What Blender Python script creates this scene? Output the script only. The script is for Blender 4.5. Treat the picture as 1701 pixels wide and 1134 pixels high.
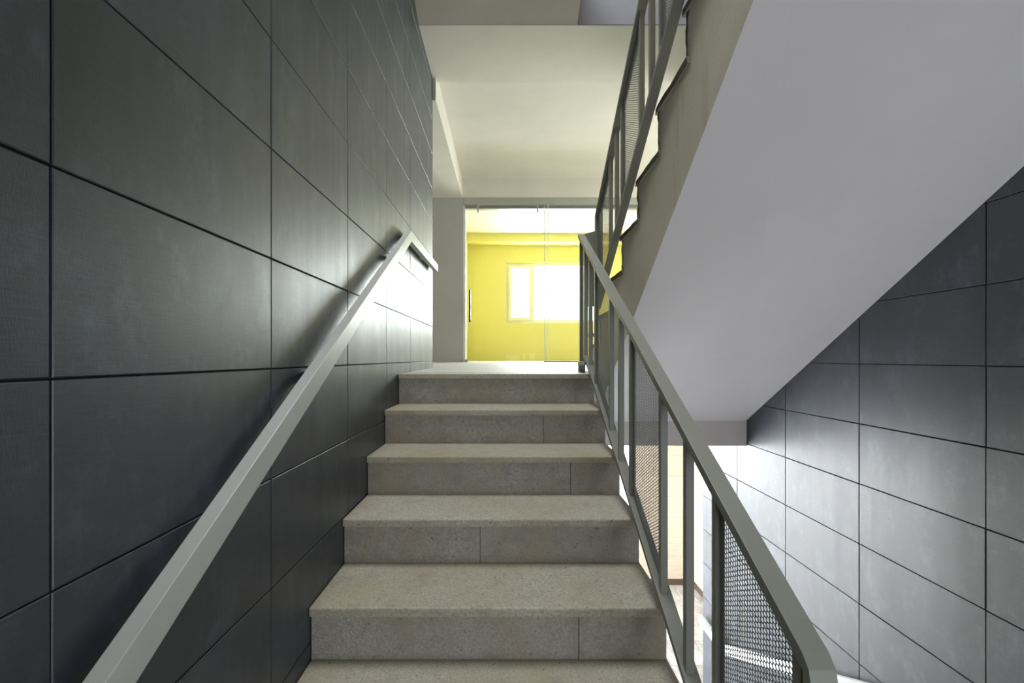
import bpy, math, random
from mathutils import Vector

random.seed(7)
scene = bpy.context.scene
COL = scene.collection
for o in list(bpy.data.objects):
    bpy.data.objects.remove(o, do_unlink=True)

# ------------------------------------------------------------------ camera
cam_d = bpy.data.cameras.new('camera')
cam_d.sensor_width = 36.0
cam_d.lens = 756.0 / 1701.0 * 36.0
cam_d.shift_x = 10.5 / 1701.0
cam_d.shift_y = 27.0 / 1701.0
cam_d.clip_start = 0.02
cam = bpy.data.objects.new('camera', cam_d)
COL.objects.link(cam)
cam.location = (0.0, 0.0, 0.095)
cam.rotation_euler = (math.pi / 2, 0, 0)
scene.camera = cam

# ------------------------------------------------------------------ world, lights, exposure
world = bpy.data.worlds.new('sky')
scene.world = world
world.use_nodes = True
bg = world.node_tree.nodes['Background']
bg.inputs[0].default_value = (0.80, 0.90, 1.0, 1)
bg.inputs[1].default_value = 2.0

scene.view_settings.view_transform = 'Standard'
scene.view_settings.look = 'None'
scene.view_settings.gamma = 1.0
scene.view_settings.use_curve_mapping = False
scene.view_settings.exposure = 0.0
scene.cycles.use_denoising = True
scene.cycles.max_bounces = 12
scene.cycles.diffuse_bounces = 6
scene.cycles.glossy_bounces = 5
scene.cycles.transparent_max_bounces = 16
scene.cycles.sample_clamp_indirect = 8.0
scene.cycles.caustics_reflective = False
scene.cycles.caustics_refractive = False


def daylight(name, loc, direction, sx, sy, power, color):
    """daylight entering a window: an area light filling the window opening"""
    d = bpy.data.lights.new(name, 'AREA')
    d.shape = 'RECTANGLE'
    d.size = sx
    d.size_y = sy
    d.energy = power
    d.color = color
    o = bpy.data.objects.new(name, d)
    COL.objects.link(o)
    o.location = loc
    o.rotation_euler = Vector(direction).to_track_quat('-Z', 'Z').to_euler()
    return o


# window of the yellow room (seen), its side window, corridor window, storey below; half landing, skylight and lower corridor lights are added, unseen
daylight('daylight_yellow_room', (0.92, 9.36, 1.41), (0, -1, 0), 1.80, 1.18, 300, (0.93, 0.97, 1.0))
daylight('daylight_room_side', (3.16, 7.9, 1.4), (-1, 0, 0), 1.6, 1.3, 48, (1.0, 0.99, 0.95))
daylight('daylight_corridor', (4.36, 5.2, 1.35), (-1, 0, 0), 1.7, 1.4, 165, (1.0, 0.98, 0.93))
daylight('fill_half_landing', (0.75, -1.46, -0.45), (0, 1, 0), 1.6, 1.4, 23, (0.93, 0.93, 1.0))  # unseen window light, set low behind the camera to brighten soffit and risers
daylight('fill_skylight', (0.0, 1.85, 4.72), (0, 0, -1), 1.1, 1.5, 115, (0.97, 0.99, 1.0))  # unseen skylight, added to light the step tops from above
daylight('daylight_lower_room', (0.60, 9.36, -1.75), (0, -1, 0), 2.2, 1.5, 380, (0.92, 0.93, 1.0))
daylight('fill_lower_corridor', (-2.68, 5.2, -1.75), (1, 0, 0), 1.7, 1.4, 760, (0.86, 0.89, 1.0))  # unseen light, added to brighten the lower right wall and the soffit


# ------------------------------------------------------------------ material helpers
class NT:
    def __init__(self, name):
        self.m = bpy.data.materials.new(name)
        self.m.use_nodes = True
        self.t = self.m.node_tree
        self.b = self.t.nodes['Principled BSDF']

    def n(self, kind, **kw):
        nd = self.t.nodes.new(kind)
        for k, v in kw.items():
            setattr(nd, k, v)
        return nd

    def link(self, a, b):
        self.t.links.new(a, b)

    def coords(self, scale=(1, 1, 1), obj=False, rnd=0.0):
        geo = self.n('ShaderNodeNewGeometry')
        src = geo.outputs['Position']
        if obj:
            src = self.n('ShaderNodeTexCoord').outputs['Object']
        if rnd:
            info = self.n('ShaderNodeObjectInfo')
            mul = self.n('ShaderNodeMath', operation='MULTIPLY')
            self.link(info.outputs['Random'], mul.inputs[0])
            mul.inputs[1].default_value = rnd
            add = self.n('ShaderNodeVectorMath', operation='ADD')
            self.link(src, add.inputs[0])
            self.link(mul.outputs[0], add.inputs[1])
            src = add.outputs[0]
        mp = self.n('ShaderNodeMapping')
        mp.inputs['Scale'].default_value = scale
        self.link(src, mp.inputs['Vector'])
        return mp.outputs[0]

    def noise(self, vec, scale, detail=4, rough=0.55):
        nz = self.n('ShaderNodeTexNoise')
        nz.inputs['Scale'].default_value = scale
        nz.inputs['Detail'].default_value = detail
        nz.inputs['Roughness'].default_value = rough
        self.link(vec, nz.inputs['Vector'])
        return nz.outputs['Fac']

    def ramp(self, fac, stops):
        r = self.n('ShaderNodeValToRGB')
        el = r.color_ramp.elements
        while len(el) < len(stops):
            el.new(0.5)
        for e, (p, c) in zip(el, stops):
            e.position = p
            e.color = (c[0], c[1], c[2], 1) if hasattr(c, '__len__') else (c, c, c, 1)
        self.link(fac, r.inputs[0])
        return r.outputs[0]

    def mix(self, fac, a, b, mode='MIX'):
        mx = self.n('ShaderNodeMix', data_type='RGBA', blend_type=mode)
        for sock, val in ((mx.inputs[0], fac), (mx.inputs[6], a), (mx.inputs[7], b)):
            if hasattr(val, 'is_linked'):
                self.link(val, sock)
            elif hasattr(val, '__len__'):
                sock.default_value = (val[0], val[1], val[2], 1)
            else:
                sock.default_value = val
        return mx.outputs[2]

    def color(self, c):
        if hasattr(c, 'is_linked'):
            self.link(c, self.b.inputs['Base Color'])
        else:
            self.b.inputs['Base Color'].default_value = (c[0], c[1], c[2], 1)

    def rough(self, r):
        if hasattr(r, 'is_linked'):
            self.link(r, self.b.inputs['Roughness'])
        else:
            self.b.inputs['Roughness'].default_value = r

    def bump(self, h, strength, dist=0.002):
        bp = self.n('ShaderNodeBump')
        bp.inputs['Strength'].default_value = strength
        bp.inputs['Distance'].default_value = dist
        self.link(h, bp.inputs['Height'])
        self.link(bp.outputs[0], self.b.inputs['Normal'])


def plaster(name, c, var=0.06, stain=None, rough=0.75, bump=0.15):
    t = NT(name)
    v = t.coords()
    a = t.noise(v, 1.6, 6, 0.6)
    lo = tuple(x * (1 - var) for x in c)
    hi = tuple(min(1, x * (1 + var)) for x in c)
    col = t.ramp(a, [(0.3, lo), (0.7, hi)])
    if stain:
        sv = t.coords((9, 9, 1.1))
        s = t.noise(sv, 1.0, 5, 0.65)
        col = t.mix(t.ramp(s, [(0.56, 0.0), (0.80, 0.55)]), col, stain)
    t.color(col)
    t.rough(rough)
    t.bump(t.noise(v, 60, 4), bump, 0.003)
    return t.m


def plain(name, c, rough=0.5, metal=0.0, var=0.04):
    t = NT(name)
    v = t.coords()
    a = t.noise(v, 7, 4)
    t.color(t.ramp(a, [(0.3, tuple(x * (1 - var) for x in c)), (0.7, tuple(min(1, x * (1 + var)) for x in c))]))
    t.rough(rough)
    t.b.inputs['Metallic'].default_value = metal
    return t.m


def dark_tile(name, axis_flip=False):
    t = NT(name)
    fine = t.coords((0.4, 0.35, 9.0), rnd=13.0)
    brushed = t.noise(fine, 60, 3, 0.6)
    cloud = t.noise(t.coords(rnd=13.0), 3.2, 6, 0.62)
    streak = t.noise(t.coords((1, 7.0, 0.7)), 2.4, 5, 0.65)
    weave = t.noise(t.coords((1, 12, 2.2), rnd=5.0), 45, 2, 0.5)
    base = t.ramp(cloud, [(0.35, (0.015, 0.020, 0.030)), (0.60, (0.032, 0.041, 0.056)), (0.80, (0.080, 0.097, 0.12))])
    smudge = t.noise(t.coords((1, 1.6, 1.0), rnd=31.0), 5.5, 8, 0.72)
    base = t.mix(t.ramp(smudge, [(0.52, 0.0), (0.74, 0.65)]), base, (0.13, 0.165, 0.20))
    base = t.mix(0.35, base, t.ramp(brushed, [(0.3, (0.016, 0.018, 0.024)), (0.75, (0.07, 0.076, 0.088))]))
    info = t.n('ShaderNodeObjectInfo')
    base = t.mix(1.0, base, t.ramp(info.outputs['Random'], [(0, 0.86), (1, 1.1)]), 'MULTIPLY')
    t.color(base)
    r = t.n('ShaderNodeMath', operation='MULTIPLY_ADD')
    t.link(streak, r.inputs[0])
    r.inputs[1].default_value = 0.30
    r.inputs[2].default_value = 0.25
    r2 = t.n('ShaderNodeMath', operation='MULTIPLY_ADD')
    t.link(cloud, r2.inputs[0])
    r2.inputs[1].default_value = 0.10
    t.link(r.outputs[0], r2.inputs[2])
    t.rough(r2.outputs[0])
    t.b.inputs['Specular IOR Level'].default_value = 1.0
    mx = t.n('ShaderNodeMath', operation='ADD')
    t.link(brushed, mx.inputs[0])
    t.link(weave, mx.inputs[1])
    t.bump(mx.outputs[0], 0.10, 0.002)
    return t.m


def stone(name, c, dirt=0.5):
    t = NT(name)
    v = t.coords(rnd=9.0)
    big = t.noise(v, 2.6, 6, 0.65)
    mid = t.noise(v, 14, 5, 0.6)
    sp = t.noise(v, 130, 4, 0.8)
    pit = t.noise(v, 70, 2, 0.5)
    dk = tuple(x * 0.60 for x in c)
    wm = (c[0] * 0.80, c[1] * 0.71, c[2] * 0.56)
    col = t.ramp(sp, [(0.30, tuple(x * 0.50 for x in c)), (0.52, c), (0.72, tuple(min(1, x * 1.30) for x in c))])
    col = t.mix(t.ramp(big, [(0.42, 0.0), (0.68, dirt)]), col, wm)
    col = t.mix(t.ramp(mid, [(0.52, 0.0), (0.74, 0.8 * dirt)]), col, dk)
    col = t.mix(t.ramp(pit, [(0.68, 0.0), (0.73, 0.8)]), col, tuple(x * 0.30 for x in c))
    t.color(col)
    t.rough(0.62)
    t.bump(sp, 0.25, 0.002)
    return t.m


M = {}
M['tile'] = dark_tile('dark_tile')
M['grout'] = plain('dark_grout', (0.012, 0.012, 0.012), 0.9)
M['plaster'] = plaster('grey_white_plaster', (0.62, 0.60, 0.53))
M['soffit'] = plaster('lavender_plaster', (0.88, 0.835, 0.84), 0.03)
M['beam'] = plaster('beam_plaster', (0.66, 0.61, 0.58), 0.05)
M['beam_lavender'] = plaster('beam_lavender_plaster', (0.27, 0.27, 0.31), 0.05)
M['stringer'] = plaster('stringer_plaster', (0.74, 0.71, 0.58), 0.10, stain=(0.45, 0.35, 0.21), bump=0.4)
M['pier'] = plaster('pier_plaster', (0.40, 0.40, 0.385), 0.07, bump=0.25)
M['yellow'] = plaster('yellow_paint', (0.70, 0.645, 0.20), 0.03, rough=0.55)
M['cream'] = plaster('cream_ceiling', (0.62, 0.59, 0.46), 0.02)
M['white'] = plain('white_paint', (0.80, 0.80, 0.78), 0.45)
M['tread'] = stone('tread_stone', (0.50, 0.475, 0.385), 0.7)
M['riser'] = stone('riser_stone', (0.42, 0.40, 0.36), 0.95)
M['landing'] = stone('landing_stone', (0.62, 0.63, 0.62), 0.2)
M['edge'] = stone('chipped_stone', (0.13, 0.115, 0.09), 1.0)
M['rail'] = plain('grey_green_paint', (0.26, 0.265, 0.225), 0.42)
M['mesh'] = plain('perforated_sheet_paint', (0.20, 0.225, 0.20), 0.45)
M['handrail'] = plain('light_grey_paint', (0.54, 0.55, 0.52), 0.40)
M['handrail_white'] = plain('white_rail_paint', (0.80, 0.80, 0.80), 0.40)
M['steel'] = plain('brushed_steel', (0.45, 0.46, 0.45), 0.30, 0.9)
M['frame_grey'] = plain('door_frame_grey', (0.36, 0.37, 0.35), 0.40, 0.3)
M['black'] = plain('black_plastic', (0.010, 0.010, 0.012), 0.30)
M['pvc'] = plain('window_pvc', (0.74, 0.72, 0.55), 0.40)
M['skirting'] = plain('brown_skirting', (0.10, 0.065, 0.045), 0.35)


def glass_mat(name, tint, gloss):
    t = NT(name)
    tr = t.n('ShaderNodeBsdfTransparent')
    tr.inputs[0].default_value = (*tint, 1)
    gl = t.n('ShaderNodeBsdfGlossy')
    gl.inputs['Roughness'].default_value = 0.02
    fr = t.n('ShaderNodeFresnel')
    fr.inputs[0].default_value = 1.45
    sc = t.n('ShaderNodeMath', operation='MULTIPLY')
    sc.inputs[1].default_value = gloss
    t.link(fr.outputs[0], sc.inputs[0])
    mx = t.n('ShaderNodeMixShader')
    t.link(sc.outputs[0], mx.inputs[0])
    t.link(tr.outputs[0], mx.inputs[1])
    t.link(gl.outputs[0], mx.inputs[2])
    t.link(mx.outputs[0], t.t.nodes['Material Output'].inputs[0])
    return t.m


M['glass'] = glass_mat('clear_glass', (0.975, 0.985, 0.975), 0.3)
M['glass_edge'] = plain('glass_edge', (0.66, 0.74, 0.70), 0.2)

t = NT('beige_tile')
g = t.noise(t.coords((0.6, 0.6, 7.0), rnd=7.0), 8, 4)
col = t.ramp(g, [(0.3, (0.58, 0.50, 0.40)), (0.7, (0.67, 0.59, 0.48))])
info = t.n('ShaderNodeObjectInfo')
t.color(t.mix(1.0, col, t.ramp(info.outputs['Random'], [(0, 0.9), (1, 1.06)]), 'MULTIPLY'))
t.rough(0.35)
M['beige'] = t.m
t = NT('marble_floor_tile')
v = t.coords((1, 1, 1), rnd=20.0)
a = t.noise(v, 3.0, 8, 0.7)
w = t.n('ShaderNodeTexWave')
w.inputs['Scale'].default_value = 1.3
w.inputs['Distortion'].default_value = 14.0
w.inputs['Detail'].default_value = 5.0
t.link(v, w.inputs['Vector'])
col = t.ramp(a, [(0.3, (0.26, 0.25, 0.245)), (0.55, (0.46, 0.45, 0.445)), (0.75, (0.58, 0.57, 0.57))])
t.color(t.mix(t.ramp(w.outputs[0], [(0.94, 0.0), (0.99, 0.6)]), col, (0.62, 0.60, 0.57)))
t.rough(0.22)
M['marble'] = t.m


# ------------------------------------------------------------------ mesh helpers
class MB:
    def __init__(self):
        self.v = []
        self.f = []

    def add(self, vs, fs):
        k = len(self.v)
        self.v += [tuple(p) for p in vs]
        self.f += [tuple(i + k for i in f) for f in fs]
        return self

    def box(self, x0, x1, y0, y1, z0, z1):
        return self.add([(x0, y0, z0), (x1, y0, z0), (x1, y1, z0), (x0, y1, z0),
                         (x0, y0, z1), (x1, y0, z1), (x1, y1, z1), (x0, y1, z1)],
                        [(0, 3, 2, 1), (4, 5, 6, 7), (0, 1, 5, 4), (1, 2, 6, 5), (2, 3, 7, 6), (3, 0, 4, 7)])

    def prism(self, prof, x0, x1, prof1=None):
        """profile in (y, z), extruded along x; prof1 may differ at x1"""
        n = len(prof)
        p1 = prof1 or prof
        vs = [(x0, y, z) for y, z in prof] + [(x1, y, z) for y, z in p1]
        fs = [tuple(range(n)), tuple(range(2 * n - 1, n - 1, -1))]
        fs += [(i, n + i, n + (i + 1) % n, (i + 1) % n) for i in range(n)]
        return self.add(vs, fs)

    def build(self, name, mat, parent=None, bevel=0.0, smooth=False):
        me = bpy.data.meshes.new(name)
        me.from_pydata(self.v, [], self.f)
        import bmesh
        bm = bmesh.new()
        bm.from_mesh(me)
        bmesh.ops.recalc_face_normals(bm, faces=bm.faces)
        if bevel:
            es = [e for e in bm.edges if len(e.link_faces) == 2 and e.calc_face_angle(0) > 0.5]
            bmesh.ops.bevel(bm, geom=es, offset=bevel, segments=2, profile=0.6, affect='EDGES')
        bm.to_mesh(me)
        bm.free()
        me.materials.append(M[mat])
        if smooth:
            for p in me.polygons:
                p.use_smooth = True
        o = bpy.data.objects.new(name, me)
        COL.objects.link(o)
        if parent:
            o.parent = parent
        return o


def box(name, mat, parent, x0, x1, y0, y1, z0, z1, bevel=0.0):
    return MB().box(x0, x1, y0, y1, z0, z1).build(name, mat, parent, bevel)


def tag(o, label=None, cat=None, group=None, kind=None):
    if label:
        o['label'] = label
    if cat:
        o['category'] = cat
    if group:
        o['group'] = group
    if kind:
        o['kind'] = kind
    return o


def struct(o, label, cat):
    return tag(o, label, cat, kind='structure')


def empty(name, loc=(0, 0, 0)):
    o = bpy.data.objects.new(name, None)
    o.empty_display_size = 0.1
    COL.objects.link(o)
    # parts keep world coordinates, so the empty stays at the origin of its parts
    o.location = (0, 0, 0)
    return o


XL, XR = -0.638, 1.768          # faces of the tiled side walls
YB = -1.30                      # wall behind the camera
YD = 6.40                       # plane of the glass door
F = 3.08                        # storey height
ZLOW = -3.10                    # floor of the storey below

# ------------------------------------------------------------------ tiled side walls
tile_meshes = {}


def tile_mesh(w, h, side, mat, name, d=0.008):
    """flat tile with chamfered front edge; local y along wall, z up, front towards side*x"""
    key = (round(w, 3), round(h, 3), side, mat)
    if key in tile_meshes:
        return tile_meshes[key]
    c = 0.0016
    vs, fs = [], []
    for (x, i) in ((-d * side, 0.0), (-c * side, 0.0), (0.0, c)):
        vs += [(x, -w / 2 + i, -h / 2 + i), (x, w / 2 - i, -h / 2 + i), (x, w / 2 - i, h / 2 - i), (x, -w / 2 + i, h / 2 - i)]
    for r in (0, 4):
        for k in range(4):
            a, b = r + k, r + (k + 1) % 4
            fs.append((a, b, b + 4, a + 4) if side > 0 else (a, a + 4, b + 4, b))
    fs.append((8, 9, 10, 11) if side > 0 else (11, 10, 9, 8))
    me = bpy.data.meshes.new(name)
    me.from_pydata(vs, [], fs)
    me.materials.append(M[mat])
    tile_meshes[key] = me
    return me


def tile_wall(parent, xf, side, ycuts, zcuts, mat, name='tile', joint=0.0035, jitter=0.0011, rotz=0.0, skip=None):
    for i in range(len(ycuts) - 1):
        for j in range(len(zcuts) - 1):
            y0, y1, z0, z1 = ycuts[i], ycuts[i + 1], zcuts[j], zcuts[j + 1]
            if skip and skip(y0, y1, z0, z1):
                continue
            me = tile_mesh(y1 - y0 - joint, z1 - z0 - joint, side, mat, name)
            o = bpy.data.objects.new(name, me)
            COL.objects.link(o)
            o.parent = parent
            o.location = (xf - side * random.uniform(0, jitter), (y0 + y1) / 2 + random.uniform(-.0005, .0005), (z0 + z1) / 2 + random.uniform(-.0004, .0004))
            o.rotation_euler = (random.uniform(-.0006, .0006), 0, random.uniform(-.0012, .0012))


wl = struct(box('wall_left', 'grout', None, XL - 0.22, XL - 0.006, YB - 0.2, 3.967, -3.3, F + 0.2),
            'dark tiled stair wall with the pale handrail on it', 'wall')
tile_wall(wl, XL, 1, [YB, -1.16 + .6, 0.04, 0.64, 1.24, 1.84, 2.44, 3.04, 3.64, 3.967],
          [0.065 + 0.3 * k for k in range(-7, 10)], 'tile')
box('end_face', 'tile', wl, XL - 0.22, XL - 0.0005, 3.967, 3.975, -0.03, 2.56)

wr = struct(box('wall_right', 'grout', None, XR + 0.006, XR + 0.22, YB - 0.2, 4.070, -3.3, F + 0.2),
            'dark tiled stair wall beneath the sloping white soffit', 'wall')
tile_wall(wr, XR, -1, [YB, -0.723, -0.123, 0.477, 1.077, 1.677, 2.277, 2.877, 3.477, 4.077],
          [0.065 + 0.3 * k for k in range(-10, 7)], 'tile')
box('end_face', 'tile', wr, XR + 0.0005, XR + 0.22, 4.070, 4.079, -3.1, 0.0)

wb = MB()
wb.box(XL - 0.2, XR + 0.2, YB - 0.2, YB, -3.3, -1.20)
wb.box(XL - 0.2, XR + 0.2, YB - 0.2, YB, 0.30, F + 0.2)
wb.box(XL - 0.2, -0.10, YB - 0.2, YB, -1.20, 0.30)
wb.box(1.60, XR + 0.2, YB - 0.2, YB, -1.20, 0.30)
struct(wb.build('wall_back', 'plaster'), 'pale plaster wall of the half landing behind the viewer', 'wall')


def window(n, label, x0, x1, y, z0, z1, sash=None, along='x', depth=0.07, handle=False):
    """frame and panes; along x (plane y) or along y (plane x, args swapped)"""
    root = struct(empty('window_%d' % n), label, 'window')

    def b(name, mat, par, a0, a1, d0, d1, c0, c1, bev=0.003):
        if along == 'x':
            return box(name, mat, par, a0, a1, y + d0, y + d1, c0, c1, bev)
        return box(name, mat, par, y + d0, y + d1, a0, a1, c0, c1, bev)
    t_ = 0.06
    fr = MB()

    def fb(a0, a1, c0, c1):
        if along == 'x':
            fr.box(a0, a1, y, y + depth, c0, c1)
        else:
            fr.box(y, y + depth, a0, a1, c0, c1)
    fb(x0, x1, z0, z0 + t_)
    fb(x0, x1, z1 - t_, z1)
    fb(x0, x0 + t_, z0 + t_, z1 - t_)
    fb(x1 - t_, x1, z0 + t_, z1 - t_)
    if sash:
        fb(sash - 0.03, sash + 0.03, z0 + t_, z1 - t_)
    fr.build('window_frame', 'pvc', root)
    if sash:
        b('pane', 'glass', root, sash + 0.03, x1 - t_, 0.03, 0.036, z0 + t_, z1 - t_, 0)
        s = MB()
        a0, a1, c0, c1, w_ = x0 + t_ - 0.012, sash - 0.03 + 0.012, z0 + t_ - 0.012, z1 - t_ + 0.012, 0.06
        for q in ((a0, a1, c0, c0 + w_), (a0, a1, c1 - w_, c1), (a0, a0 + w_, c0 + w_, c1 - w_), (a1 - w_, a1, c0 + w_, c1 - w_)):
            s.box(q[0], q[1], y - 0.018, y - 0.001, q[2], q[3])
        so = s.build('sash', 'pvc', root)
        b('pane', 'glass', so, a0 + w_, a1 - w_, -0.012, -0.006, c0 + w_, c1 - w_, 0)
        if handle:
            b('handle', 'pvc', so, a0 + 0.02, a0 + 0.045, -0.045, -0.019, (c0 + c1) / 2 - 0.06, (c0 + c1) / 2 + 0.06)
    else:
        b('pane', 'glass', root, x0 + t_, x1 - t_, 0.03, 0.036, z0 + t_, z1 - t_, 0)
    return root


window(2, 'wide added window of the half landing behind the viewer', -0.10, 1.60, YB - 0.12, -1.20, 0.30, sash=0.5)  # unseen; opening placed low so its light reaches the soffit

# ------------------------------------------------------------------ landing floor and slabs
def ramp_z(y):
    return max(0.0, (y - 2.99)) * 0.0094


fl = MB()
for (x0, x1, y0) in ((XL, 0.53, 2.99), (0.53, 0.65, 3.12), (0.65, XR, 3.345)):
    fl.prism([(y0, ramp_z(y0)), (YD + 0.25, ramp_z(YD + 0.25)), (YD + 0.25, -0.2), (y0, -0.2)], x0, x1)
fl.prism([(3.977, ramp_z(3.977)), (YD + 0.25, ramp_z(YD + 0.25)), (YD + 0.25, -0.2), (3.977, -0.2)], -2.5, XL)
fl.prism([(4.081, ramp_z(4.081)), (YD + 0.25, ramp_z(YD + 0.25)), (YD + 0.25, -0.2), (4.081, -0.2)], XR, 4.2)
fl = struct(fl.build('floor', 'landing'), 'pale stone landing floor before the glass door', 'floor')

cl = MB()
cl.box(-2.5, 4.2, 4.09, 9.4, -0.42, -0.2)
cl.box(XL, XR, 3.36, 4.09, -0.34, -0.2)
cl.box(XL, 0.524, 2.985, 3.36, -0.34, -0.2)
cl = struct(cl.build('ceiling_lower', 'plaster'), 'underside of the landing over the storey below', 'ceiling')
box('beam', 'beam', cl, XL, XR, 3.341, 3.60, -0.55, -0.2)

# ceiling above the landing
ce = MB()
ce.box(-2.5, 4.2, 4.035, YD, 2.618, 2.9)
ce = struct(ce.build('ceiling', 'plaster'), 'off-white plaster ceiling over the landing', 'ceiling')
box('beam', 'plaster', ce, XL - 0.0, XR, 3.341, 4.035, 2.534, 2.9)
box('beam', 'plaster', ce, -2.5, -0.612, 3.98, YD, 2.347, 2.618)
box('beam', 'plaster', ce, -0.612, 4.2, YD - 0.002, YD + 0.2, 2.347, 2.618)
MB().prism([(3.341, 2.536), (2.69, 2.78), (2.69, 3.08), (3.341, 3.08)], XL, 0.525).build('landing_edge', 'plaster', ce)  # underside tilted away from the landing light to make it darker
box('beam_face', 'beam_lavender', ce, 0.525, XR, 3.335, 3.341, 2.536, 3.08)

st = MB()
ZS = 4.5
st.box(XL - 0.2, XR + 0.2, YB - 0.2, 1.1, ZS, ZS + 0.2)
st.box(XL - 0.2, XR + 0.2, 2.6, 3.9, ZS, ZS + 0.2)
st.box(XL - 0.2, XL + 0.08, 1.1, 2.6, ZS, ZS + 0.2)
st.box(0.56, XR + 0.2, 1.1, 2.6, ZS, ZS + 0.2)
struct(st.build('ceiling_top', 'plaster'), 'roof slab of the stairwell with an added skylight opening', 'ceiling')  # skylight is unseen, its opening added for light from above
st = MB()
st.box(XL - 0.2, XL, YB - 0.2, 3.9, F + 0.2, ZS)
st.box(XR, XR + 0.2, YB - 0.2, 3.9, F + 0.2, ZS)
st.box(XL, XR, YB - 0.2, YB, F + 0.2, ZS)
st.box(XL, XR, 3.6, 3.9, 2.9, ZS)
struct(st.build('wall_top', 'plaster'), 'plaster walls of the stairwell above the upper landing', 'wall')

# half landings
hl = MB().box(XL, XR, YB, 0.27, -1.80, -1.6065)
struct(hl.build('floor_half_landing', 'landing'), 'stone half landing floor at the foot of the stairs', 'floor')
hu = MB().box(XL, XR, YB, 1.0, 1.35, 1.737)
struct(hu.build('ceiling_half_landing', 'soffit'), 'underside of the half landing over the viewer', 'ceiling')

# ------------------------------------------------------------------ far wall with pier, corridor ends
wf = MB()
wf.box(-2.5, -0.593, YD, YD + 0.2, -0.2, 2.347)
wf.box(2.35, 4.2, YD, YD + 0.2, -0.2, 2.347)
struct(wf.build('wall_far', 'pier'), 'grey plaster pier beside the glass door', 'wall')
wc = MB()
wc.box(-2.7, -2.5, 3.75, YD + 0.2, -3.3, -2.5)
wc.box(-2.7, -2.5, 3.75, YD + 0.2, -1.0, 2.9)
wc.box(-2.7, -2.5, 3.75, 4.3, -2.5, -1.0)
wc.box(-2.7, -2.5, 6.1, YD + 0.2, -2.5, -1.0)
window(6, 'window added at the left end of the lower corridor', 4.3, 6.1, -2.63, -2.5, -1.0, along='y')  # unseen opening, cut to let the added corridor light through
struct(wc.build('wall_corridor_left', 'plaster'), 'plaster wall closing the left end of the corridor', 'wall')
wc = MB()
wc.box(-2.5, XL - 0.22, 3.75, 3.967, -3.3, 2.9)
struct(wc.build('wall_corridor_front', 'plaster'), 'plaster wall returning behind the left tiled wall', 'wall')
wc = MB()
wc.box(XR + 0.22, 4.2, 3.87, 4.070, -3.3, 2.9)
struct(wc.build('wall_corridor_return', 'plaster'), 'plaster wall returning behind the right tiled wall', 'wall')
wc = MB()
wc.box(4.2, 4.4, 3.87, YD + 0.2, -3.3, 0.6)
wc.box(4.2, 4.4, 3.87, YD + 0.2, 2.1, 2.9)
wc.box(4.2, 4.4, 3.87, 4.3, 0.6, 2.1)
wc.box(4.2, 4.4, 6.1, YD + 0.2, 0.6, 2.1)
struct(wc.build('wall_corridor_right', 'plaster'), 'plaster wall with window at the right end of the corridor', 'wall')
window(3, 'corridor window at the right end of the landing', 4.3, 6.1, 4.26, 0.6, 2.1, along='y')

# ------------------------------------------------------------------ yellow room
ZR = 0.036
YW = 9.2
box('floor_room', 'riser', None, -0.76, 3.0, YD + 0.25, YW, -0.2, ZR)
struct(bpy.data.objects['floor_room'], 'pale floor of the yellow room', 'floor')
wy = MB()
WX0, WX1, WZ0, WZ1 = 0.01, 1.84, 0.80, 2.015
wy.box(-0.96, 3.2, YW, YW + 0.2, -0.2, WZ0)
wy.box(-0.96, 3.2, YW, YW + 0.2, WZ1, 2.9)
wy.box(-0.96, WX0, YW, YW + 0.2, WZ0, WZ1)
wy.box(WX1, 3.2, YW, YW + 0.2, WZ0, WZ1)
wy = struct(wy.build('wall_room_far', 'yellow'), 'bright yellow wall around the room window', 'wall')
box('beam', 'yellow', wy, -0.76, 3.0, 8.85, YW, 2.354, 2.506)
box('wall_room_left', 'yellow', None, -0.96, -0.76, YD + 0.2, YW, -0.2, 2.9)
struct(bpy.data.objects['wall_room_left'], 'yellow wall on the left of the room', 'wall')
wy = MB()
wy.box(3.0, 3.2, YD + 0.2, YW, -0.2, 0.7)
wy.box(3.0, 3.2, YD + 0.2, YW, 2.1, 2.9)
wy.box(3.0, 3.2, YD + 0.2, 7.05, 0.7, 2.1)
wy.box(3.0, 3.2, 8.75, YW, 0.7, 2.1)
struct(wy.build('wall_room_right', 'yellow'), 'yellow wall with side window on the right of the room', 'wall')
box('ceiling_room', 'cream', None, -0.96, 3.2, YD + 0.2, YW + 0.2, 2.506, 2.9)
struct(bpy.data.objects['ceiling_room'], 'cream ceiling of the yellow room', 'ceiling')
window(1, 'bright window in the yellow wall behind the glass door', WX0, WX1, YW + 0.05, WZ0, WZ1, sash=0.55, handle=True)
window(4, 'side window of the yellow room', 7.05, 8.75, 3.06, 0.7, 2.1, along='y')
v_ = box('wall_vent', 'yellow', None, -0.76, -0.748, 8.35, 8.55, 1.98, 2.20, 0.003)
tag(v_, 'small yellow vent plate on the yellow side wall', 'vent')

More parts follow.
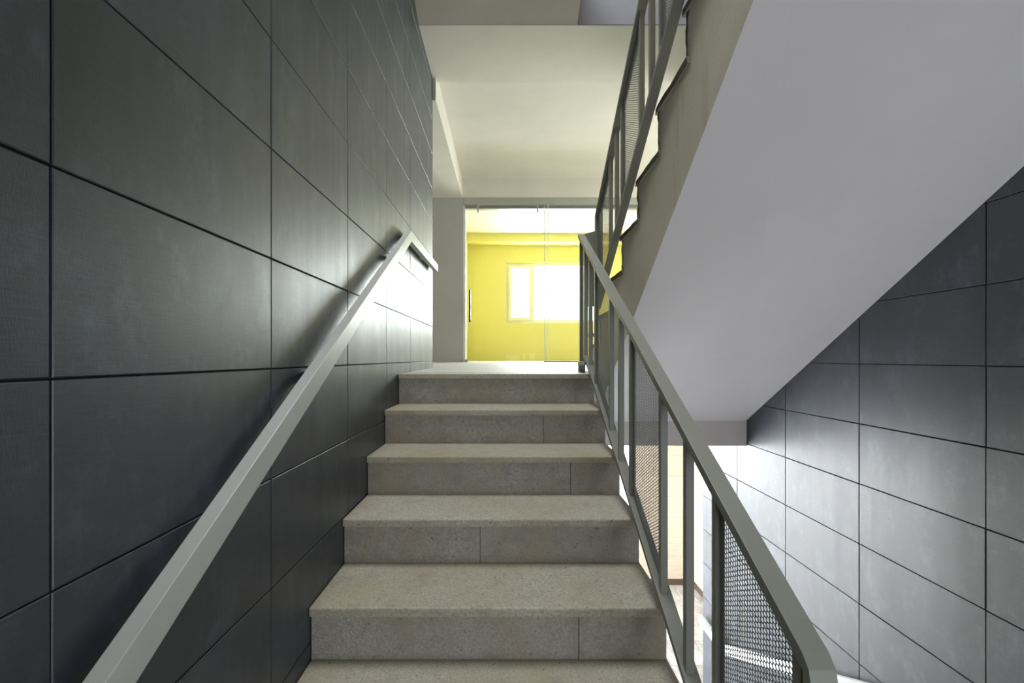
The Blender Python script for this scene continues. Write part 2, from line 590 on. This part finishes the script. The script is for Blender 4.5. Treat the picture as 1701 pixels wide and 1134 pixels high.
# glass sliding door
d1 = struct(empty('door_1'), 'frameless glass sliding door of the yellow room', 'door')
box('header', 'frame_grey', d1, -0.593, 2.35, YD - 0.005, YD + 0.07, 2.254, 2.347, 0.003)
box('track', 'frame_grey', d1, -0.593, 2.35, YD + 0.08, YD + 0.16, 2.216, 2.347, 0.003)
box('jamb', 'white', d1, -0.593, -0.572, YD + 0.06, YD + 0.20, ramp_z(YD), 2.254)
gp = box('glass_panel', 'glass', d1, -0.585, 0.593, YD + 0.012, YD + 0.022, ramp_z(YD) + 0.012, 2.250)
box('glass_edge', 'glass_edge', gp, 0.593, 0.602, YD + 0.012, YD + 0.022, ramp_z(YD) + 0.012, 2.250)
box('handle', 'black', gp, -0.515, -0.490, YD - 0.028, YD + 0.011, 0.595, 1.05, 0.006)
for xx in (-0.389, 0.449):
    box('hanger', 'steel', gp, xx - 0.011, xx + 0.011, YD - 0.012, YD + 0.011, 2.13, 2.25, 0.003)
box('floor_guide', 'steel', gp, -0.585, -0.530, YD - 0.02, YD + 0.011, ramp_z(YD), ramp_z(YD) + 0.04, 0.004)
gp = box('glass_panel', 'glass', d1, 0.555, 2.35, YD + 0.045, YD + 0.055, ramp_z(YD) + 0.016, 2.250)
box('glass_edge', 'glass_edge', gp, 0.546, 0.555, YD + 0.045, YD + 0.055, ramp_z(YD) + 0.016, 2.250)
box('channel', 'black', gp, 0.546, 2.35, YD + 0.035, YD + 0.065, ramp_z(YD), ramp_z(YD) + 0.016)

# ------------------------------------------------------------------ storey below
fo = MB()
fo.box(-2.5, 4.2, 2.5, 9.4, ZLOW - 0.2, ZLOW - 0.008)
fo = struct(fo.build('floor_lower', 'white'), 'veined grey tiled floor of the storey below', 'floor')
me_cache = {}
TS = 0.41
for i in range(-2, 9):
    for j in range(0, 9):
        x0, y0 = 0.49 + TS * (i - 1), 3.50 + TS * (j - 1)
        x1, y1 = min(x0 + TS, 4.2), min(y0 + TS, 9.3)
        if x0 > 3.2 or y0 > YD or y0 < 3.0:
            continue
        if 'floor' not in me_cache:
            mb = MB().box(-TS / 2 + .0025, TS / 2 - .0025, -TS / 2 + .0025, TS / 2 - .0025, -0.008, 0)
            o = mb.build('floor_tile', 'marble', fo)
            me_cache['floor'] = o.data
        else:
            o = bpy.data.objects.new('floor_tile', me_cache['floor'])
            COL.objects.link(o)
            o.parent = fo
        o.location = (x0 + TS / 2, y0 + TS / 2, ZLOW)

wbz = struct(box('wall_lower_far', 'white', None, 1.744, 4.2, YD + 0.006, YD + 0.2, ZLOW - 0.2, -0.4),
             'beige tiled wall of the storey below', 'wall')
wbs = struct(box('wall_lower_side', 'white', None, 2.626, 2.80, 5.0, YD + 0.006, ZLOW - 0.2, -0.42),
             'beige tiled side wall of the storey below', 'wall')


def tile_face(parent, axis, fixed, side, acuts, zcuts, mat, joint=0.004):
    for i in range(len(acuts) - 1):
        for j in range(len(zcuts) - 1):
            me = tile_mesh(acuts[i + 1] - acuts[i] - joint, zcuts[j + 1] - zcuts[j] - joint, side, mat, 'tile')
            o = bpy.data.objects.new('tile', me)
            COL.objects.link(o)
            o.parent = parent
            ac, zc = (acuts[i] + acuts[i + 1]) / 2, (zcuts[j] + zcuts[j + 1]) / 2
            if axis == 'y':
                o.location = (fixed, ac, zc)
            else:
                o.location = (ac, fixed, zc)
                o.rotation_euler = (0, 0, math.radians(90) if side < 0 else math.radians(-90))


zb = [ZLOW + 0.085 + 0.29 * k for k in range(0, 9)]
tile_face(wbz, 'x', YD, -1, [1.744, 2.02, 2.62], zb, 'beige')
tile_face(wbs, 'y', 2.62, -1, [5.0, 5.2, 5.8, 6.39], zb, 'beige')
box('skirting', 'skirting', wbz, 1.744, 2.62, YD - 0.002, YD + 0.006, ZLOW, ZLOW + 0.083)
box('skirting', 'skirting', wbs, 2.618, 2.626, 5.0, YD - 0.002, ZLOW, ZLOW + 0.083)
wl2 = MB()
wl2.box(-2.5, -0.593, YD, YD + 0.2, ZLOW - 0.2, -0.4)
wl2.box(-0.593, 1.744, YD, YD + 0.2, -0.85, -0.4)
struct(wl2.build('wall_lower_left', 'plaster'), 'plaster wall over the opening of the lower storey', 'wall')
wl2 = MB()
wl2.box(-0.96, 1.95, YW, YW + 0.2, ZLOW - 0.2, -2.5)
wl2.box(-0.96, 1.95, YW, YW + 0.2, -1.0, -0.4)
wl2.box(-0.96, -0.50, YW, YW + 0.2, -2.5, -1.0)
wl2.box(1.70, 1.95, YW, YW + 0.2, -2.5, -1.0)
struct(wl2.build('wall_lower_room', 'white'), 'white wall around the window of the lower room', 'wall')
box('wall_lower_room_left', 'white', None, -0.96, -0.76, YD + 0.2, YW, ZLOW - 0.2, -0.42)
struct(bpy.data.objects['wall_lower_room_left'], 'white left wall of the lower room', 'wall')
box('wall_lower_room_right', 'white', None, 1.744, 1.95, YD + 0.2, YW, ZLOW - 0.2, -0.42)
struct(bpy.data.objects['wall_lower_room_right'], 'white right wall of the lower room', 'wall')
window(5, 'bright window of the lower room under the landing', -0.50, 1.70, YW + 0.05, -2.5, -1.0, sash=0.2)

# ------------------------------------------------------------------ main flight
T, R = 0.305, 0.1785
Y0 = 2.69
NST = 9


def flight_body(prof_top, soffit_pts):
    return prof_top + soffit_pts


ms = tag(empty('staircase'), 'worn grey stone flight rising from the viewer to the landing', 'staircase')
# concrete body
top = []
for k in range(NST, 0, -1):               # from the bottom riser upward
    yr = Y0 - T * (k - 1) + 0.045
    top += [(yr, -R * k - 0.03), (yr, -R * (k - 1) - 0.03)]
top[0] = (top[0][0], -1.80)
top += [(2.98, -0.03), (2.98, -0.34)]
bot = [(2.72, -0.34), (Y0 - T * 8 + 0.35, -1.80)]
MB().prism(top + bot, XL + 0.001, 0.524).build('flight_slab', 'stringer', ms)
for k in range(0, NST):
    yn, z = Y0 - T * k, -R * k
    yb = 2.985 if k == 0 else Y0 - T * (k - 1) + 0.044
    box('tread', 'tread', ms, XL + 0.001, 0.530 + random.uniform(-.002, .001), yn, yb, z - 0.03, z, 0.006)
seams = {0: None, 1: 0.20, 2: 0.30, 3: -0.10, 4: 0.24, 5: None, 6: 0.1, 7: None, 8: 0.0}
for k in range(0, NST):
    yf = Y0 - T * k + 0.018
    z1, z0 = -R * k - 0.0305, -R * (k + 1) + 0.0005
    xs = [XL + 0.002, 0.526] if seams[k] is None else [XL + 0.002, seams[k], 0.526]
    for a, b in zip(xs[:-1], xs[1:]):
        box('riser', 'riser', ms, a, b - (0.0015 if b < 0.52 else 0), yf + random.uniform(0, .0015), yf + 0.0255, z0, z1, 0.0015)

# ------------------------------------------------------------------ upper flight over the right side
us = tag(empty('staircase'), 'upper concrete flight with smooth white soffit and chipped stone edges', 'staircase')
UT, UR, UX = 0.301, 0.193, 0.65


def yr_(k):                                # back of tread k / riser up to tread k+1
    return 2.53 - UT * (k - 3)


def zl(y):
    return 0.3185 + 0.655 * (2.284 - y)


def zr(y):
    return -0.3646 + 0.622 * (3.341 - y)


def prof(zf):
    p = [(3.341, zf(3.341)), (3.341, 0.0)]
    for k in range(0, 9):
        p += [(yr_(k) - 0.022, UR * k - (0.026 if k else 0)), (yr_(k) - 0.022, UR * (k + 1) - 0.026)]
    p += [(0.99, UR * 9 - 0.026), (0.99, zf(0.99))]
    return p


pl, pr = prof(zl), prof(zr)
ub = MB().prism(pl, UX, XR - 0.001, pr).build('flight_slab', 'soffit', us)
ub.data.materials.append(M['stringer'])
for p in ub.data.polygons:
    if len(p.vertices) > 4 and p.center.x < 0.7:
        p.material_index = 1


def rough_box(x0, x1, y0, y1, z0, z1, seed, amp=0.0025):
    """stone slab whose exposed end at x0 is broken unevenly"""
    rr = random.Random(seed)
    n = 9
    mb = MB()
    alongy = (y1 - y0) > (z1 - z0)
    vs = []
    for i in range(n):
        s = i / (n - 1)
        for (a, b) in ((0, 0), (1, 0), (1, 1), (0, 1)):
            xx = (x0 + rr.uniform(-amp, amp) * 1.0) if a == 0 else x1
            off = rr.uniform(-amp, amp) * 0.5 if (a == 0 and b == 0) else 0
            if alongy:
                vs.append((xx, y0 + (y1 - y0) * s, (z0 if b == 0 else z1) + off))
            else:
                vs.append((xx, (y0 if b == 0 else y1) + off, z0 + (z1 - z0) * s))
    fs = [(0, 1, 2, 3), (4 * n - 1, 4 * n - 2, 4 * n - 3, 4 * n - 4)]
    for i in range(n - 1):
        for k in range(4):
            a, b = 4 * i + k, 4 * i + (k + 1) % 4
            fs.append((a, a + 4, b + 4, b))
    return mb.add(vs, fs)


for k in range(1, 10):
    z = UR * k
    nose, back = yr_(k - 1) + 0.02, (yr_(k) - 0.022 if k < 9 else 1.0)
    o = rough_box(UX - 0.010, XR - 0.002, back, nose, z - 0.026, z, 100 + k).build('tread', 'tread', us)
    o.data.materials.append(M['edge'])
    for p in o.data.polygons:
        if abs(p.normal.x) > 0.6 and p.center.x < UX + 0.01:
            p.material_index = 1
    o = rough_box(UX - 0.006, XR - 0.002, yr_(k - 1) - 0.022, yr_(k - 1), UR * (k - 1) + 0.001, z - 0.027, 200 + k).build('riser', 'riser', us)
    o.data.materials.append(M['edge'])
    for p in o.data.polygons:
        if abs(p.normal.x) > 0.6 and p.center.x < UX + 0.01:
            p.material_index = 1

# flight going down on the right
ds = tag(empty('staircase'), 'lower stone flight descending to the storey below', 'staircase')
LT = 0.40
lt = []
DR = (ZLOW + 1.6065) / 8.0                # negative rise per step
top = [(0.272, -1.80), (0.272, -1.6365)]
for k in range(1, 8):
    y_ = 0.30 + LT * k - 0.01
    z_ = -1.6065 + DR * k
    top += [(y_, -1.6365 + DR * (k - 1)), (y_, z_ - 0.03)]
top += [(3.47, -1.6365 + DR * 7), (3.47, ZLOW), (3.0, ZLOW)]
MB().prism(top, 0.66, XR - 0.001).build('flight_slab', 'soffit', ds)
for k in range(0, 8):
    y0_, y1_ = 0.272 + (0 if k == 0 else LT * k + 0.018), 0.30 + LT * (k + 1) + (0.02 if k < 7 else -0.02)
    z_ = -1.6065 + DR * k
    box('tread', 'landing', ds, 0.655, XR - 0.002, y0_, y1_, z_ - 0.029, z_, 0.005)
    yr2 = 0.30 + LT * (k + 1) - 0.008 if k < 7 else 3.472
    box('riser', 'riser', ds, 0.66, XR - 0.002, yr2, yr2 + 0.018, z_ + DR + 0.001, z_ - 0.0295)

# ------------------------------------------------------------------ wall handrails
hr = tag(empty('handrail'), 'pale grey flat handrail on the left tiled wall', 'handrail')


def hz(y):
    return -0.759 + 0.585 * y


HB = 2.793
HX0, HX1 = -0.613, -0.578
MB().prism([(0.18, hz(0.18)), (HB, hz(HB)), (3.885, 0.888), (3.885, 0.828), (HB + 0.005, 0.808), (HB - 0.012, hz(HB) - 0.079), (0.18, hz(0.18) - 0.072)][:4]
           + [(HB + 0.010, 0.812), (0.18, hz(0.18) - 0.072)], HX0, HX1).build('rail', 'handrail', hr, 0.002)
for y in (0.45, 1.45, 2.45, 3.4):
    zt = hz(y) - 0.05 if y < HB else 0.84
    MB().prism([(y - 0.012, zt - 0.012), (y + 0.012, zt - 0.012), (y + 0.012, zt + 0.012), (y - 0.012, zt + 0.012)], XL, HX0).build('bracket', 'handrail', hr)

hr = tag(empty('handrail'), 'white flat handrail low on the right tiled wall', 'handrail')
B2 = 3.60
MB().prism([(0.4, -2.168 + 0.50 * (B2 - 0.4)), (B2, -2.168), (4.02, -2.168), (4.02, -2.238), (B2 - 0.01, -2.238), (0.4, -2.242 + 0.50 * (B2 - 0.4))],
           1.700, 1.735).build('rail', 'handrail_white', hr, 0.002)
for y in (1.0, 2.4, 3.8):
    zt = -2.168 + max(0, 0.50 * (B2 - y)) - 0.045
    MB().prism([(y - 0.012, zt - 0.012), (y + 0.012, zt - 0.012), (y + 0.012, zt + 0.012), (y - 0.012, zt + 0.012)], 1.735, XR).build('bracket', 'handrail_white', hr)


# ------------------------------------------------------------------ perforated sheet
def perforated(name, parent, x, y0, y1, zb_, zt_, margin=0.016, pitch=0.0108, rad=0.0047, nseg=8, thick=0.0008):
    """sheet in the plane x between lines zb_(y) and zt_(y), drilled in a staggered pattern"""
    mb = MB()
    px, pz = pitch * 0.92, pitch
    ny = int((y1 - y0 - 2 * margin) / px)
    off = (y1 - y0 - ny * px) / 2
    bpts = []

    def ring(yc, za, zb2, zc):
        """cell: rectangle-ish column slice with one hole"""
        outer, inner = [], []
        for q in range(nseg):
            a = 2 * math.pi * (q + 0.5) / nseg
            inner.append((yc + rad * math.cos(a), zc + rad * math.sin(a)))
            # outer point on the rectangle boundary
            ca, sa = math.cos(a), math.sin(a)
            s = min((px / 2) / abs(ca) if abs(ca) > 1e-6 else 9, (pz / 2) / abs(sa) if abs(sa) > 1e-6 else 9)
            outer.append((yc + ca * s, zc + sa * s))
        return outer, inner
    for i in range(ny):
        yc = y0 + off + (i + 0.5) * px
        lo = max(zb_(yc - px / 2), zb_(yc + px / 2)) + margin
        hi = min(zt_(yc - px / 2), zt_(yc + px / 2)) - margin
        st_ = 0.5 * pz if i % 2 else 0.0
        j0 = math.ceil((lo - st_) / pz + 0.5)
        j1 = math.floor((hi - st_) / pz - 0.5)
        for j in range(j0, j1 + 1):
            zc = st_ + j * pz
            outer, inner = ring(yc, 0, 0, zc)
            # rectangle corners closed by fan to keep cells gap free
            k = len(mb.v)
            hy, hz_ = px / 2, pz / 2
            rect = [(yc + hy, zc + hz_), (yc - hy, zc + hz_), (yc - hy, zc - hz_), (yc + hy, zc - hz_)]
            mb.v += [(x, p[0], p[1]) for p in rect] + [(x, p[0], p[1]) for p in inner]
            h = nseg // 4
            for c in range(4):
                # inner points belonging to corner c
                idx = [(c * h + q) % nseg for q in range(h)]
                nxt = ((c + 1) * h) % nseg
                for q in range(len(idx) - 1):
                    mb.f.append((k + c, k + 4 + idx[q + 1], k + 4 + idx[q]))
                mb.f.append((k + c, k + (c + 1) % 4, k + 4 + nxt, k + 4 + idx[-1]))
        # plain strips above and below the drilled cells
        zlo, zhi = st_ + (j0 - 0.5) * pz, st_ + (j1 + 0.5) * pz
        ya, yb = yc - px / 2, yc + px / 2
        k = len(mb.v)
        mb.v += [(x, ya, zb_(ya)), (x, yb, zb_(yb)), (x, yb, zlo), (x, ya, zlo),
                 (x, ya, zhi), (x, yb, zhi), (x, yb, zt_(yb)), (x, ya, zt_(ya))]
        mb.f += [(k, k + 1, k + 2, k + 3), (k + 4, k + 5, k + 6, k + 7)]
    ya, yb = y0 + off, y0 + off + ny * px
    for (a, b) in ((y0, ya), (yb, y1)):
        k = len(mb.v)
        mb.v += [(x, a, zb_(a)), (x, b, zb_(b)), (x, b, zt_(b)), (x, a, zt_(a))]
        mb.f.append((k, k + 1, k + 2, k + 3))
    me = bpy.data.meshes.new(name)
    me.from_pydata(mb.v, [], mb.f)
    me.materials.append(M['mesh'])
    o = bpy.data.objects.new(name, me)
    COL.objects.link(o)
    o.parent = parent
    md = o.modifiers.new('thickness', 'SOLIDIFY')
    md.thickness = thick
    return o


# ------------------------------------------------------------------ railing of the main flight
rl = tag(empty('stair_railing'), 'grey-green railing with perforated panels beside the main stone flight', 'railing')
C1, C2, CM = 0.480, 0.524, 0.500
SB = 0.566


def rt(y):
    return -0.798 + SB * y


def rb(y):
    return -1.483 + SB * y


th = 0.023
YE, YS = 0.715, 3.03
cr = 0.022
MB().prism([(YE + 0.02, rb(YE)), (YE, rb(YE)), (YE, rt(YE) - 0.030), (YE + 0.006, rt(YE + .006) - 0.010), (YE + cr, rt(YE + cr) - 0.001), (YS, rt(YS)),
            (YS, rt(YS) - th), (YE + 0.024, rt(YE + 0.02) - th - 0.004), (YE + 0.02, rt(YE + 0.02) - th - 0.012)], C1, C2).build('top_bar', 'rail', rl, 0.0015)
MB().prism([(YE + 0.02, rb(YE + 0.02)), (YE + 0.02, rb(YE + 0.02) + th), (2.775, rb(2.775) + th), (2.775, rb(2.775))], C1, C2).build('bottom_bar', 'rail', rl, 0.0015)
box('bottom_bar', 'rail', rl, C1, C2, 2.777, YS, 0.050, 0.071, 0.0015)
box('foot', 'rail', rl, C1 + 0.002, C2 - 0.002, YS - 0.045, YS, 0.001, 0.050)
panels = [(0.755, 1.08), (1.434, 1.807), (2.142, 2.515), (2.825, 3.02)]
for i, (a, b) in enumerate(panels):
    last = (i == 3)
    bot_ = (lambda y: 0.071) if last else (lambda y: rb(y) + th)
    tp_ = lambda y: rt(y) - th
    for yy in (a, b - 0.020):
        MB().prism([(yy, bot_(yy)), (yy + 0.02, bot_(yy + .02)), (yy + 0.02, tp_(yy + .02)), (yy, tp_(yy))], CM - 0.011, CM + 0.011).build('post', 'rail', rl)
    perforated('perforated_panel', rl, CM + 0.0008, a + 0.02, b - 0.02, bot_, tp_, nseg=16 if i == 0 else 8)
for yy in (1.233, 1.96, 2.667):
    MB().prism([(yy, rb(yy) + th), (yy + 0.022, rb(yy + .022) + th), (yy + 0.022, rt(yy + .022) - th), (yy, rt(yy) - th)], CM - 0.011, CM + 0.011).build('post', 'rail', rl)

# ------------------------------------------------------------------ railing of the upper flight
ul = tag(empty('stair_railing'), 'grey-green perforated railing climbing along the upper flight edge', 'railing')
U1, U2, UM = 0.592, 0.632, 0.614


def ut(y):
    return 1.672 + 0.650 * (2.056 - y)


def ubt(y):
    return 0.898 + 0.657 * (2.301 - y)


UE, UN = 3.03, 0.80
MB().prism([(UE, ubt(UE)), (UE, ut(UE)), (UN, ut(UN)), (UN, ut(UN) - th), (UE - 0.02, ut(UE - 0.02) - th), (UE - 0.02, ubt(UE - 0.02))], U1, U2).build('top_bar', 'rail', ul, 0.0015)
MB().prism([(UE - 0.02, ubt(UE - 0.02)), (UE - 0.02, ubt(UE - 0.02) + th), (UN, ubt(UN) + th), (UN, ubt(UN))], U1, U2).build('bottom_bar', 'rail', ul, 0.0015)
ub_ = lambda y: ubt(y) + th
ut_ = lambda y: ut(y) - th
MB().prism([(2.90, ub_(2.90)), (UE - 0.02, ub_(UE - 0.02)), (UE - 0.02, ut_(UE - 0.02)), (2.90, ut_(2.90))], UM - 0.004, UM + 0.004).build('end_plate', 'rail', ul)
for i, (a, b) in enumerate([(2.645, 2.90), (2.045, 2.395), (1.445, 1.795), (0.845, 1.195)]):
    for yy in ((a,) if i == 0 else (a, b - 0.02)):
        MB().prism([(yy, ub_(yy)), (yy + 0.02, ub_(yy + .02)), (yy + 0.02, ut_(yy + .02)), (yy, ut_(yy))], UM - 0.011, UM + 0.011).build('post', 'rail', ul)
    perforated('perforated_panel', ul, UM + 0.0008, a + 0.02, b if i == 0 else b - 0.02, ub_, ut_, nseg=8)
for yy in (2.50, 1.90, 1.30):
    MB().prism([(yy, ub_(yy)), (yy + 0.022, ub_(yy + .022)), (yy + 0.022, ut_(yy + .022)), (yy, ut_(yy))], UM - 0.011, UM + 0.011).build('post', 'rail', ul)
# return plate joining both railings at the turn
xa, ya, xb, yb = C2 + 0.001, 3.016, U1 - 0.001, 3.016
zt0, zb0 = 0.915, 0.435
MB().add([(xa, ya, zb0), (xb, yb, zb0), (xb, yb, zt0 + .02), (xa, ya, zt0), (xa, ya + .012, zb0), (xb, yb + .012, zb0), (xb, yb + .012, zt0 + .02), (xa, ya + .012, zt0)],
         [(0, 1, 2, 3), (7, 6, 5, 4), (0, 4, 5, 1), (3, 2, 6, 7), (0, 3, 7, 4), (1, 5, 6, 2)]).build('return_plate', 'rail', ul)
MB().add([(xa, ya, .235), (xb, yb, .235), (xb, yb, .257), (xa, ya, .257), (xa, ya + .02, .235), (xb, yb + .02, .235), (xb, yb + .02, .257), (xa, ya + .02, .257)],
         [(0, 1, 2, 3), (7, 6, 5, 4), (0, 4, 5, 1), (3, 2, 6, 7), (0, 3, 7, 4), (1, 5, 6, 2)]).build('return_bar', 'rail', ul)
